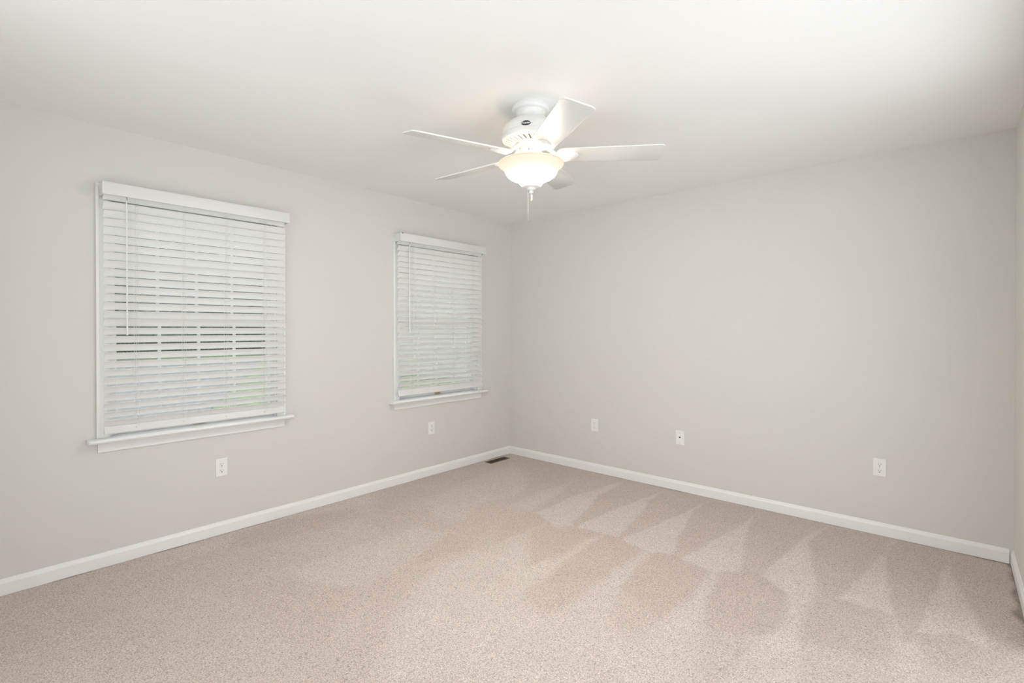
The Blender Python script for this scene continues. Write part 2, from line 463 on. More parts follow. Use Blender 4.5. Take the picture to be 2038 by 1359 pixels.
# ------------------------------------------------------------------ baseboards
BB = [(0.0, 0.0), (0.012, 0.0), (0.012, 0.058), (0.0105, 0.063), (0.0075, 0.068), (0.006, 0.073), (0.0045, 0.078), (0.0, 0.080)]
def baseboard(name, runs):
    bm = bmesh.new()
    for p0, p1, out in runs: extrude_profile(bm, BB, p0, p1, out)
    tag(finish(name, bm, M_TRIM), kind='structure')
baseboard('baseboard_left', [((0, -D, 0), (0, -0.0005, 0), (1, 0, 0))])
baseboard('baseboard_back', [((0.0004, 0, 0), (W - 0.0165, 0, 0), (0, -1, 0))])
baseboard('baseboard_right', [((W, -0.97, 0), (W, -0.0005, 0), (-1, 0, 0)), ((W, -D, 0), (W, -3.48, 0), (-1, 0, 0))])
baseboard('baseboard_near', [((0.0125, -D, 0), (1.12, -D, 0), (0, 1, 0)), ((3.48, -D, 0), (W - 0.0125, -D, 0), (0, 1, 0))])
# casings of two unseen doorways added to let fill daylight in (behind and beside the camera)
bm = bmesh.new()
for y0, y1 in ((-3.48, -3.40), (-1.05, -0.97)): box(bm, W - 0.018, W, y0, y1, 0, 2.12, 0.003)
box(bm, W - 0.018, W, -3.48, -0.97, 2.12, 2.20, 0.003)
tag(finish('trim_1', bm, M_TRIM), kind='structure')
bm = bmesh.new()
for x0, x1 in ((1.12, 1.20), (3.40, 3.48)): box(bm, x0, x1, -D, -D + 0.018, 0, 2.15, 0.003)
box(bm, 1.12, 3.48, -D, -D + 0.018, 2.15, 2.23, 0.003)
tag(finish('trim_2', bm, M_TRIM), kind='structure')

# ------------------------------------------------------------------ windows
def build_window(n, yc, half):
    y0, y1 = yc - half + CAS, yc + half - CAS          # clear opening
    root = empty('window_%d' % n, (0, yc, SILL_Z))
    tag(root, kind='structure')
    def part(name, bm, m, smooth=35, parent=None):
        # built in world coordinates, stored relative to the window's base
        bmesh.ops.translate(bm, vec=(0, -yc, -SILL_Z), verts=bm.verts)
        return finish(name, bm, m, parent or root, smooth)
    # casing: flat board with a raised outer band and an inner bead
    top = HEAD_Z + CAS
    bm = bmesh.new()
    for s in (-1, 1):
        yo, yi = yc + s * half, yc + s * (half - CAS)
        a, b_ = yo - s * 0.0155, yi + s * 0.0075
        box(bm, 0, 0.0125, min(a, b_), max(a, b_), SILL_Z, top - 0.0155, 0.0)
        a, b_ = yo, yo - s * 0.016
        box(bm, 0, 0.0185, min(a, b_), max(a, b_), SILL_Z, top - 0.0165, 0.0025)
        a, b_ = yi, yi + s * 0.008
        box(bm, 0, 0.0145, min(a, b_), max(a, b_), SILL_Z, HEAD_Z - 0.001, 0.0015)
    box(bm, 0, 0.0125, y0 - 0.0075, y1 + 0.0075, HEAD_Z, top - 0.0155, 0.0)
    box(bm, 0, 0.0185, yc - half, yc + half, top - 0.016, top, 0.0025)
    part('casing', bm, M_TRIM)
    # stool with rounded nose and horns
    bm = bmesh.new()
    L = half + 0.040
    nose = [(0.0, SILL_Z - 0.0235), (0.062, SILL_Z - 0.0235), (0.069, SILL_Z - 0.0215), (0.0735, SILL_Z - 0.0165), (0.0755, SILL_Z - 0.0115),
            (0.0735, SILL_Z - 0.0065), (0.069, SILL_Z - 0.002), (0.062, SILL_Z), (0.0, SILL_Z)]
    # the nose runs on round both ends
    def ring(y, ins):
        return [bm.verts.new((max(0.0, d - (ins if d > 0.01 else 0)), y, h)) for d, h in nose]
    stops = [(-L, 0.010), (-L + 0.003, 0.005), (-L + 0.008, 0.0015), (-L + 0.014, 0.0), (L - 0.014, 0.0), (L - 0.008, 0.0015), (L - 0.003, 0.005), (L, 0.010)]
    rr = [ring(yc + y, i) for y, i in stops]
    for a, b_ in zip(rr, rr[1:]):
        for k in range(len(nose)):
            bm.faces.new((a[k], a[(k + 1) % len(nose)], b_[(k + 1) % len(nose)], b_[k]))
    bm.faces.new(rr[0]); bm.faces.new(rr[-1])
    box(bm, -0.0595, -0.0002, y0 + 0.0125, y1 - 0.0125, SILL_Z - 0.0195, SILL_Z, 0.0)
    part('sill', bm, M_TRIM)
    bm = bmesh.new()
    ap = [(0, SILL_Z - 0.083), (0.006, SILL_Z - 0.083), (0.0115, SILL_Z - 0.078), (0.0125, SILL_Z - 0.070), (0.012, SILL_Z - 0.044),
          (0.0165, SILL_Z - 0.033), (0.0175, SILL_Z - 0.024), (0, SILL_Z - 0.024)]
    extrude_profile(bm, ap, (0, yc - half + 0.006, 0), (0, yc + half - 0.006, 0), (1, 0, 0))
    part('apron', bm, M_TRIM)
    # jamb liner with tracks
    bm = bmesh.new()
    for s, ye in ((1, y0), (-1, y1)):
        a, b_ = ye, ye + s * 0.012
        box(bm, -0.136, -0.001, min(a, b_), max(a, b_), SILL_Z, HEAD_Z, 0.001)
        for xs in (-0.041, -0.0785, -0.118):
            a, b_ = ye + s * 0.012, ye + s * 0.022
            box(bm, xs - 0.003, xs + 0.003, min(a, b_), max(a, b_), SILL_Z, HEAD_Z - 0.012, 0.0008)
    box(bm, -0.136, -0.001, y0, y1, HEAD_Z - 0.012, HEAD_Z - 0.0005, 0.001)
    box(bm, -0.155, -0.0605, y0 + 0.012, y1 - 0.012, SILL_Z - 0.0195, SILL_Z - 0.001, 0.001)
    part('jamb', bm, M_VINYL)
    # two sashes
    mid = 1.388
    g0, g1 = yc - 0.417, yc + 0.417
    for nm, xc, za, zb in (('lower_sash', -0.060, SILL_Z + 0.001, mid + 0.020), ('upper_sash', -0.098, mid - 0.020, HEAD_Z - 0.013)):
        bm = bmesh.new()
        xa, xb = xc - 0.016, xc + 0.016
        ga, gb = za + (0.055 if nm == 'lower_sash' else 0.040), zb - (0.040 if nm == 'lower_sash' else 0.050)
        box(bm, xa, xb, y0 + 0.013, g0, za, zb, 0.002)
        box(bm, xa, xb, g1, y1 - 0.013, za, zb, 0.002)
        box(bm, xa, xb, g0, g1, za, ga, 0.002)
        box(bm, xa, xb, g0, g1, gb, zb, 0.002)
        sash = part(nm, bm, M_VINYL)
        bm = bmesh.new()
        zc = (ga + gb) / 2 if nm == 'lower_sash' else 1.716
        for k in (-1, 0, 1):
            y = yc + k * 0.2085
            box(bm, xc - 0.0055, xc + 0.0055, y - 0.0085, y + 0.0085, ga, gb, 0.0015)
        box(bm, xc - 0.005, xc + 0.005, g0, g1, zc - 0.0085, zc + 0.0085, 0.0015)
        part('grille', bm, M_VINYL, parent=sash)
        bm = bmesh.new()
        box(bm, xc - 0.009, xc - 0.007, g0, g1, ga, gb)
        part('glass_pane', bm, M_GLASS, None, parent=sash)
        if nm == 'lower_sash':
            bm = bmesh.new()
            box(bm, xb, xb + 0.010, yc - 0.03, yc + 0.03, SILL_Z + 0.011, SILL_Z + 0.019, 0.003)
            box(bm, xb, xb + 0.003, yc - 0.036, yc + 0.036, SILL_Z + 0.004, SILL_Z + 0.026, 0.001)
            tag(part('sash_lift', bm, M_LOCK, parent=sash), 'brass sash lift')
    return root
for i, (c, h) in enumerate(WIN): build_window(i + 1, c, h)

# ------------------------------------------------------------------ venetian blinds
PITCH, SLAT_W, SLAT_X = 0.0459, 0.0500, 0.060
def build_blind(yc, dz, tilt, rail_z, rail_tilt, rail_w, clip, label):
    """yc: middle of the blind; dz: height offset; origin on the wall at the bottom rail"""
    root = empty('window_blind', (SLAT_X, yc, rail_z))
    tag(root, label, 'blind', 'horizontal blinds over the two windows')
    def part(name, bm, m, smooth=35):
        bmesh.ops.translate(bm, vec=(-SLAT_X, 0, -rail_z), verts=bm.verts)
        return finish(name, bm, m, root, smooth)
    hl = 0.4915
    # head rail behind, valance in front with short returns
    bm = bmesh.new()
    box(bm, 0.0195, 0.080, -hl, hl, 2.064 + dz, 2.106 + dz, 0.002)
    part('headrail', bm, M_RAIL)
    bm = bmesh.new()
    vz0, vz1 = 2.046 + dz, 2.114 + dz
    box(bm, 0.103, 0.112, -0.504, 0.504, vz0, vz1, 0.002)
    for s in (-1, 1):
        box(bm, 0.0195, 0.1035, min(s * 0.504, s * 0.496), max(s * 0.504, s * 0.496), vz0, vz1, 0.0015)
    box(bm, 0.1118, 0.1126, -0.503, 0.503, vz0 + 0.004, vz0 + 0.007, 0.0006)
    box(bm, 0.1118, 0.1126, -0.503, 0.503, vz1 - 0.007, vz1 - 0.004, 0.0006)
    part('valance', bm, M_RAIL)
    # slats: crowned strips, room edge up
    bm = bmesh.new()
    ns = 28
    for k in range(ns):
        zc = 2.0415 + dz - PITCH * k
        if k == 0: zc += 0.006          # the top slat sits up against the head rail
        t = tilt + 0.6 * math.sin(k * 2.1)
        prof = []
        for j in range(7):
            u = -1 + 2 * j / 6
            prof.append((u * SLAT_W / 2, 0.0022 * (1 - u * u)))
        ring = [(u, v + 0.0013) for u, v in prof] + [(u, v - 0.0013) for u, v in reversed(prof)]
        ca, sa = math.cos(R(t)), math.sin(R(t))
        jy = 0.0012 * math.sin(k * 3.7)
        a, b_ = [], []
        for u, v in ring:
            x, z = SLAT_X + u * ca - v * sa, zc + u * sa + v * ca
            a.append(bm.verts.new((x, -hl + jy, z))); b_.append(bm.verts.new((x, hl + jy, z)))
        m_ = len(ring)
        for q in range(m_): bm.faces.new((a[q], a[(q + 1) % m_], b_[(q + 1) % m_], b_[q]))
        bm.faces.new(a); bm.faces.new(b_)
    part('slats', bm, M_SLAT, 30)
    # bottom rail
    bm = bmesh.new()
    mtx = Matrix.Translation((SLAT_X, 0, rail_z)) @ Matrix.Rotation(R(-rail_tilt), 4, 'Y')
    box(bm, -rail_w / 2, rail_w / 2, -hl - 0.001, hl + 0.003, -0.0075, 0.0075, 0.003, 3, mtx=mtx)
    for u in (-0.3, 0.0, 0.3):      # embossed wood grain lines on the face
        box(bm, u * rail_w - 0.0006, u * rail_w + 0.0006, -hl + 0.004, hl - 0.002, 0.0070, 0.0078, 0.0, mtx=mtx)
    rail = part('bottom_rail', bm, M_RAIL)
    # ladder cords with rungs, lift cord and button
    ex, ez = SLAT_W / 2 * math.cos(R(tilt)), SLAT_W / 2 * math.sin(R(tilt))
    for y in (-0.350, -0.117, 0.117, 0.351):
        bm = bmesh.new()
        top = 2.064 + dz
        f, b_ = [], []
        for k in range(ns):
            zc = 2.0415 + dz - PITCH * k
            f.append((SLAT_X + ex + 0.0018, y + 0.0014 * (-1) ** k, zc + ez - 0.0005))
            b_.append((SLAT_X - ex - 0.0018, y - 0.002, zc - ez))
        tube(bm, [(SLAT_X + ex, y, top)] + f + [(SLAT_X + 0.022, y, rail_z + 0.022)], 0.0009, 6)
        tube(bm, [(SLAT_X - ex, y - 0.002, top)] + b_ + [(SLAT_X - 0.015, y - 0.002, rail_z)], 0.0009, 6)
        # rungs run just under each slat
        for k in range(ns):
            zc = 2.0415 + dz - PITCH * k - 0.0022
            tube(bm, [(SLAT_X + ex + 0.0015, y, zc + ez), (SLAT_X + ex * 0.5, y, zc + ez * 0.5 - 0.0001), (SLAT_X - ex - 0.0015, y, zc - ez)], 0.0004, 4)
        # loose lift cord in front
        tube(bm, [(SLAT_X + ex + 0.004, y + 0.010, top)] + [(p[0] + 0.002, y + 0.010 + 0.0015 * math.sin(i * 1.7), p[2]) for i, p in enumerate(f)] + [(SLAT_X + 0.02, y + 0.01, rail_z + 0.012)], 0.0007, 5)
        part('ladder_cord', bm, M_CORD)
    for y in (-0.350, -0.117, 0.117, 0.351):
        bm = bmesh.new()
        n_ = Vector((-math.sin(R(rail_tilt)), 0, math.cos(R(rail_tilt))))
        c = Vector((SLAT_X, y, rail_z)) + n_ * 0.008
        ball(bm, c, 0.0042, 0, 14, 8)
        tube(bm, [c + Vector((0.003, -0.012, 0.004)), c + n_ * 0.005 + Vector((0, -0.004, 0)), c + n_ * 0.006 + Vector((0, 0.006, 0.003)), c + Vector((0.004, 0.012, 0.006))], 0.0009, 6)
        part('cord_button', bm, M_CORD)
    # tilt wand on a small hook
    wy = -0.394
    bm = bmesh.new()
    tube(bm, [(0.0885, wy, 2.030 + dz), (0.0895, wy, 1.66), (0.0900, wy, 1.284 + dz)], [0.0036, 0.0036, 0.0042], 8)
    wand = part('tilt_wand', bm, M_WAND)
    bm = bmesh.new()
    tube(bm, [(0.086, wy, 2.062 + dz), (0.0875, wy, 2.046 + dz), (0.090, wy + 0.002, 2.036 + dz), (0.0885, wy, 2.031 + dz)], 0.0016, 6)
    bmesh.ops.translate(bm, vec=(-SLAT_X, 0, -rail_z), verts=bm.verts)
    finish('wand_hook', bm, M_METAL_CLIP, wand, 35)
    # valance clip seen over the top edge
    if clip:
        bm = bmesh.new()
        box(bm, 0.100, 0.1138, -0.486, -0.476, vz1 - 0.006, vz1 + 0.0025, 0.0008)
        part('valance_clip', bm, M_METAL_CLIP)
    return root
build_blind(-2.8995, 0.0, 46, 0.7625, -70, 0.042, False, 'white slatted blind on the left window, the one nearer the camera')
build_blind(-0.9745, 0.004, 46, 0.784, -66, 0.060, True, 'white slatted blind on the far window, beside the corner of the room')

# ------------------------------------------------------------------ wall plates
def plate_mesh(bm, w=0.070, h=0.115):
    # pillow-edged plate lying in the x = 0 plane, facing +x
    prof = [(0.0, 0.0), (0.0, 0.0030), (0.0012, 0.0046), (0.0040, 0.0058)]
    rings = []
    for ins, d in prof:
        a, b_ = w / 2 - ins, h / 2 - ins
        rings.append([bm.verts.new((d, s * a, t * b_)) for s, t in ((-1, -1), (1, -1), (1, 1), (-1, 1))])
    for p, q in zip(rings, rings[1:]):
        for k in range(4): bm.faces.new((p[k], p[(k + 1) % 4], q[(k + 1) % 4], q[k]))
    bm.faces.new(rings[-1]); bm.faces.new(list(reversed(rings[0])))

def disc_x(bm, x0, x1, y, z, r, n=20, flat=None, mi=0, ry=1.0):
    pts = []
    for k in range(n):
        a = 2 * math.pi * k / n
        py, pz = r * ry * math.cos(a), r * math.sin(a)
        if flat: pz = max(-flat, min(flat, pz))
        pts.append((py, pz))
    a = [bm.verts.new((x0, y + p[0], z + p[1])) for p in pts]
    b_ = [bm.verts.new((x1, y + p[0] * 0.96, z + p[1] * 0.96)) for p in pts]
    for k in range(n): bm.faces.new((a[k], a[(k + 1) % n], b_[(k + 1) % n], b_[k])).material_index = mi
    bm.faces.new(b_).material_index = mi; bm.faces.new(list(reversed(a))).material_index = mi

def make_outlet():
    root = empty('wall_outlet')
    bm = bmesh.new(); plate_mesh(bm); finish('cover_plate', bm, M_PLATE, root)
    for s in (1, -1):
        zc = s * 0.0195
        bm = bmesh.new()
        disc_x(bm, 0.0050, 0.0056, 0, zc, 0.0183, 28, 0.0152, mi=1)       # dark seam round the face
        disc_x(bm, 0.0050, 0.0074, 0, zc, 0.0172, 28, 0.0142, mi=0)
        box(bm, 0.0070, 0.0076, -0.0078, -0.0056, zc - 0.0005, zc + 0.0080, mi=1)
        box(bm, 0.0070, 0.0076, 0.0056, 0.0078, zc + 0.0003, zc + 0.0073, mi=1)
        disc_x(bm, 0.0070, 0.0076, 0, zc - 0.0078, 0.0033, 14, mi=1)
        finish('receptacle', bm, [M_PLATE, M_SLOT], root)
    bm = bmesh.new(); disc_x(bm, 0.0055, 0.0070, 0, 0, 0.0033, 14); finish('screw', bm, M_SCREW, root)
    return root

def copy_thing(o):
    c = o.copy(); col.objects.link(c)
    for ch in list(o.children):
        k = ch.copy(); col.objects.link(k); k.parent = c
    return c
outlet = make_outlet()
spots = [((0.0, -2.7905, 0.428), 0, 'white duplex outlet on the window wall, under the left, nearer window'),
         ((0.0, -1.0640, 0.428), 0, 'white duplex outlet on the window wall, under the window next to the corner'),
         ((1.0530, 0.0, 0.433), -90, 'white duplex outlet on the plain wall, left of the coax jack plate'),
         ((3.1800, 0.0, 0.431), -90, 'white duplex outlet on the plain wall, near its right end')]
for i, (loc, rz, lab) in enumerate(spots):
    o = outlet if i == 0 else copy_thing(outlet)
    o.location = loc; o.rotation_euler = (0, 0, R(rz))
    tag(o, lab, 'outlet', 'duplex wall outlets')

root = empty('jack_plate', (1.8640, 0.0, 0.433), (0, 0, R(-90)))
tag(root, 'white single jack plate with one dark hole, mid plain wall', 'wall plate')
bm = bmesh.new(); plate_mesh(bm); finish('cover_plate', bm, M_PLATE, root)
bm = bmesh.new()
disc_x(bm, 0.0050, 0.0072, 0, 0.004, 0.0082, 6, mi=0)
disc_x(bm, 0.0068, 0.0080, 0, 0.004, 0.0062, 16, mi=1)
finish('jack', bm, [M_SCREW, M_SLOT], root)
for s in (1, -1):
    bm = bmesh.new(); disc_x(bm, 0.0055, 0.0068, 0, s * 0.0415, 0.0036, 14); finish('screw', bm, M_SCREW, root)

# ------------------------------------------------------------------ floor register
root = empty('floor_register', (0.1015, -0.2965, 0.0))
tag(root, 'brown metal floor register set in the carpet by the far corner', 'vent')
hx, hy = 0.0415, 0.1385
bm = bmesh.new()
for x0, x1, y0, y1 in ((-hx, -hx + 0.016, -hy, hy), (hx - 0.012, hx, -hy, hy), (-hx + 0.016, hx - 0.012, -hy, -hy + 0.014), (-hx + 0.016, hx - 0.012, hy - 0.014, hy)):
    box(bm, x0, x1, y0, y1, 0.0, 0.005, 0.0015)
finish('register_frame', bm, M_REG, root, 35)
bm = bmesh.new(); box(bm, -hx + 0.010, hx - 0.006, -hy + 0.008, hy - 0.008, 0.0, 0.0008)
finish('duct_opening', bm, M_REG_IN, root)
bm = bmesh.new()
for k in range(26):
    y = -hy + 0.018 + k * (2 * hy - 0.036) / 25
    mtx = Matrix.Translation((0.002, y, 0.0026)) @ Matrix.Rotation(R(35), 4, 'X')
    box(bm, -hx + 0.014, hx - 0.014, -0.0006, 0.0006, -0.0022, 0.0022, mtx=mtx)
box(bm, 0.0005, 0.0035, -hy + 0.014, hy - 0.014, 0.003, 0.0045)
finish('louvers', bm, M_REG, root)

# ------------------------------------------------------------------ ceiling fan with lit bowl
FAN = Vector((1.9236, -1.9968, H))
fan = empty('ceiling_fan', FAN)
tag(fan, 'white five blade ceiling fan with a lit glass bowl hanging from the ceiling', 'ceiling fan')
# the fan hangs a little askew on its bracket: slope of the blade plane
TX, TY = -0.0150, 0.0290
nrm = Vector((-TX, -TY, 1)).normalized()
TILT = Matrix.Translation((0, 0, -0.05)) @ Vector((0, 0, 1)).rotation_difference(nrm).to_matrix().to_4x4() @ Matrix.Translation((0, 0, 0.05))
def fpart(name, bm, m, smooth=35, parent=None, tilt=True):
    if tilt: bmesh.ops.transform(bm, matrix=TILT, verts=bm.verts)
    return finish(name, bm, m, parent or fan, smooth)
Z0 = lambda z: z - H          # world height -> fan height

bm = bmesh.new()
lathe(bm, [(0.0, 0.0), (0.0905, 0.0), (0.0925, -0.004), (0.0945, -0.012), (0.0940, -0.019), (0.0895, -0.0245), (0.0800, -0.0265), (0.0745, -0.027),
           (0.0735, -0.0275), (0.0735, -0.0310), (0.0725, -0.036), (0.0690, -0.046), (0.0640, -0.056), (0.0600, -0.064), (0.0585, -0.068), (0.0, -0.068)], 72)
fpart('canopy', bm, M_FAN, tilt=False)

# motor housing: smooth dome, bead line, then a skirt pierced with slanted slots
bm = bmesh.new()
NSEG = 180
prof = [(0.0, 2.388), (0.056, 2.388), (0.060, 2.384), (0.066, 2.381), (0.090, 2.370), (0.108, 2.360), (0.122, 2.349), (0.132, 2.338), (0.139, 2.327), (0.1440, 2.314),
        (0.1462, 2.304), (0.1472, 2.2965), (0.1488, 2.2955), (0.1488, 2.2935), (0.1474, 2.2925), (0.1482, 2.288), (0.1484, 2.282), (0.1475, 2.276), (0.1440, 2.270)]
lathe(bm, [(r, Z0(z)) for r, z in prof], NSEG)
# skirt with slots
sk = [(0.1440, 2.270, False), (0.1385, 2.2660, False), (0.1300, 2.2615, True), (0.1200, 2.2570, True), (0.1100, 2.2530, True), (0.1000, 2.2500, True), (0.0930, 2.2485, False), (0.0780, 2.2470, False), (0.0, 2.2470, False)]
def skv(i, k):
    r, z, _ = sk[i]
    a = 2 * math.pi * (k + (0.144 - r) / 0.05 * 4.2) / NSEG
    return (r * math.cos(a), r * math.sin(a), Z0(z))
rows = [[bm.verts.new(skv(i, k)) for k in range(NSEG)] for i in range(len(sk) - 1)]
for i in range(len(rows) - 1):
    for k in range(NSEG):
        k2 = (k + 1) % NSEG
        slot = sk[i][2] and sk[i + 1][2] and (k % 6) in (0, 1)
        if slot:
            continue
        bm.faces.new((rows[i][k], rows[i][k2], rows[i + 1][k2], rows[i + 1][k]))
bm.faces.new(rows[-1])
# slot walls and the copper coloured motor behind
for i in (2, 3, 4):
    for k in range(NSEG):
        if (k % 6) == 0:
            for kk in (k, (k + 2) % NSEG):
                a, b_ = rows[i][kk], rows[i + 1][kk]
                bm.faces.new((a, b_, bm.verts.new(b_.co + Vector((0, 0, 0.006))), bm.verts.new(a.co + Vector((0, 0, 0.006)))))
lathe(bm, [(0.136, Z0(2.276)), (0.128, Z0(2.271)), (0.110, Z0(2.263)), (0.094, Z0(2.258))], 60, 1)
housing = fpart('motor_housing', bm, [M_FAN, M_VENT_IN], 40)

# badge with lettering
az = R(-60)
bn = Vector((math.cos(az) * 0.95, math.sin(az) * 0.95, 0.16)).normalized()
bu = Vector((-math.sin(az), math.cos(az), 0)); bv = bn.cross(bu)
bc = Vector((0.1452 * math.cos(az), 0.1452 * math.sin(az), Z0(2.3080)))
BM_ = Matrix((bu, bv, bn)).transposed().to_4x4(); BM_.translation = bc
bm = bmesh.new()
def oval(r0, r1, z0, z1, mi):
    n = 40
    a = [bm.verts.new((r0 * math.cos(2 * math.pi * k / n), r1 * math.sin(2 * math.pi * k / n), z0 - 0.0016 * math.cos(2 * math.pi * k / n) ** 2)) for k in range(n)]
    b_ = [bm.verts.new((r0 * 0.97 * math.cos(2 * math.pi * k / n), r1 * 0.96 * math.sin(2 * math.pi * k / n), z1 - 0.0012 * math.cos(2 * math.pi * k / n) ** 2)) for k in range(n)]
    for k in range(n): bm.faces.new((a[k], a[(k + 1) % n], b_[(k + 1) % n], b_[k])).material_index = mi
    bm.faces.new(b_).material_index = mi
oval(0.0235, 0.0125, -0.004, 0.0016, 0)
bmesh.ops.transform(bm, matrix=BM_, verts=bm.verts)
badge = fpart('badge', bm, M_BADGE, 35)
cu = bpy.data.curves.new('lettering', 'FONT')
cu.body = 'Hunter'; cu.size = 0.0150; cu.shear = 0.25; cu.align_x = 'CENTER'; cu.align_y = 'CENTER'; cu.extrude = 0.0004; cu.offset = 0.0003; cu.space_character = 0.92
tmp = bpy.data.objects.new('lettering', cu); col.objects.link(tmp)
bpy.context.view_layer.update()
me = bpy.data.meshes.new_from_object(tmp.evaluated_get(bpy.context.evaluated_depsgraph_get()))
bpy.data.objects.remove(tmp)
bm = bmesh.new(); bm.from_mesh(me)
bmesh.ops.translate(bm, vec=(0, 0, 0.0019), verts=bm.verts)
bmesh.ops.transform(bm, matrix=BM_, verts=bm.verts)
fpart('lettering', bm, M_BADGE_TXT, None, badge)

# hub ring under the motor, blade irons, blades
bm = bmesh.new()
lathe(bm, [(0.058, Z0(2.2478)), (0.081, Z0(2.2472)), (0.084, Z0(2.2440)), (0.084, Z0(2.2390)), (0.080, Z0(2.2360)), (0.066, Z0(2.2350)), (0.060, Z0(2.2365)), (0.058, Z0(2.2400)), (0.058, Z0(2.2478))], 64)
fpart('hub_ring', bm, M_FAN)

BLADE_Z, A0, PITCH_B = Z0(2.196), -34.3, -12.5
def blade_outline():
    pts = []
    r0, r1 = 0.128, 0.657
    def w(r): return 0.060 + 0.012 * (r - r0) / (r1 - r0)
    # rounded root
    n = 12
    for k in range(n + 1):
        a = math.pi / 2 + math.pi * k / n
        pts.append((r0 + 0.045 + 0.050 * math.cos(a), w(r0 + 0.045) * math.sin(a)))
    cr = 0.022
    for s in (-1, 1):
        for k in range(7):
            a = (-math.pi / 2 + k * math.pi / 12) if s < 0 else (k * math.pi / 12)
            pts.append((r1 - cr + cr * math.cos(a), s * (w(r1) - cr) + cr * math.sin(a)))
    return pts
def make_blade(k):
    out = blade_outline()
    bm = bmesh.new()
    t = 0.0028
    a = [bm.verts.new((x, y, -t)) for x, y in out]
    b_ = [bm.verts.new((x, y, t)) for x, y in out]
    n = len(out)
    bm.faces.new(list(reversed(a))); bm.faces.new(b_)
    for q in range(n): bm.faces.new((a[q], a[(q + 1) % n], b_[(q + 1) % n], b_[q]))
    es = [e for e in bm.edges if not (e.verts[0].co.z * e.verts[1].co.z < 0)]
    for f in bm.faces: f.material_index = 0 if len(f.verts) > 4 else 1  # edges take the whiter enamel, painting in the light they catch
    rb = bmesh.ops.bevel(bm, geom=es, offset=0.001, segments=2, profile=0.5, affect='EDGES', material=1)
    M = Matrix.Rotation(R(A0 + 72 * k), 4, 'Z') @ Matrix.Translation((0, 0, BLADE_Z)) @ Matrix.Rotation(R(PITCH_B), 4, 'X')
    bmesh.ops.transform(bm, matrix=M, verts=bm.verts)
    fpart('fan_blade', bm, [M_BLADE, M_FAN], 40)
    # blade iron: forked arm and a shell shaped foot under the blade
    bm = bmesh.new()
    path = [(0.066, 0, Z0(2.2375)), (0.084, 0, Z0(2.2330)), (0.104, 0, Z0(2.2170)), (0.124, 0, Z0(2.2010)), (0.148, 0, Z0(2.1890)), (0.172, 0, Z0(2.1865))]
    rings = tube(bm, path, [0.0150, 0.0155, 0.0145, 0.0140, 0.0140, 0.0100], 12)
    for ring, p in zip(rings, path):      # flatten to a strap
        for v in ring: v.co.z = p[2] + (v.co.z - p[2]) * 0.62
    M2 = Matrix.Rotation(R(A0 + 72 * k), 4, 'Z')
    bmesh.ops.transform(bm, matrix=M2, verts=bm.verts)
    bs = bmesh.new()
    # shell: ribbed fan widening outwards, scalloped outer edge
    nr, na = 12, 33
    g = []
    for i in range(nr + 1):
        u = i / nr
        row = []
        for j in range(na):
            v = -1 + 2 * j / (na - 1)
            half = 0.015 + 0.026 * (u ** 1.2)
            r = 0.140 + 0.100 * u - 0.030 * u * v * v
            rib = 0.0011 * abs(math.sin(v * math.pi * 3.5)) * u
            bulge = (0.0105 * (1 - v * v) + 0.001) * (0.55 + 0.45 * math.sin(math.pi * min(1, u * 1.1)))
            if i == nr: bulge *= 0.25; rib = 0
            row.append(bs.verts.new((r, v * half, -0.0034 - bulge - rib)))
        g.append(row)
    tops = [[bs.verts.new((v.co.x, v.co.y, -0.0029)) for v in row] for row in g]
    for i in range(nr):
        for j in range(na - 1):
            bs.faces.new((g[i][j], g[i][j + 1], g[i + 1][j + 1], g[i + 1][j]))
            bs.faces.new((tops[i][j], tops[i + 1][j], tops[i + 1][j + 1], tops[i][j + 1]))
    for i in range(nr):
        for j in (0, na - 1): bs.faces.new((g[i][j], g[i + 1][j], tops[i + 1][j], tops[i][j]))
    for j in range(na - 1):
        for i in (0, nr): bs.faces.new((g[i][j], g[i][j + 1], tops[i][j + 1], tops[i][j]))
    bmesh.ops.transform(bs, matrix=M, verts=bs.verts)
    tmpm = bpy.data.meshes.new('tmp'); bs.to_mesh(tmpm); bs.free()
    bm.from_mesh(tmpm); bpy.data.meshes.remove(tmpm)
    fpart('blade_iron', bm, M_FAN, 50)
for k in range(5): make_blade(k)

# switch housing with its set screw, fitter pan
bm = bmesh.new()
lathe(bm, [(0.0, Z0(2.2462)), (0.0500, Z0(2.2462)), (0.0525, Z0(2.2300)), (0.0535, Z0(2.2200)), (0.0535, Z0(2.1960)), (0.0560, Z0(2.1860)), (0.0680, Z0(2.1750)),
           (0.0880, Z0(2.1665)), (0.1100, Z0(2.1635)), (0.1250, Z0(2.1620)), (0.1250, Z0(2.1595)), (0.0, Z0(2.1590))], 64)
sw = fpart('switch_housing', bm, M_FAN)
bm = bmesh.new()
az2 = R(-62)
c = Vector((0.0535 * math.cos(az2), 0.0535 * math.sin(az2), Z0(2.214)))
ball(bm, c, 0.0026, 0, 10, 6)
fpart('screw', bm, M_SLOT, 35, sw)

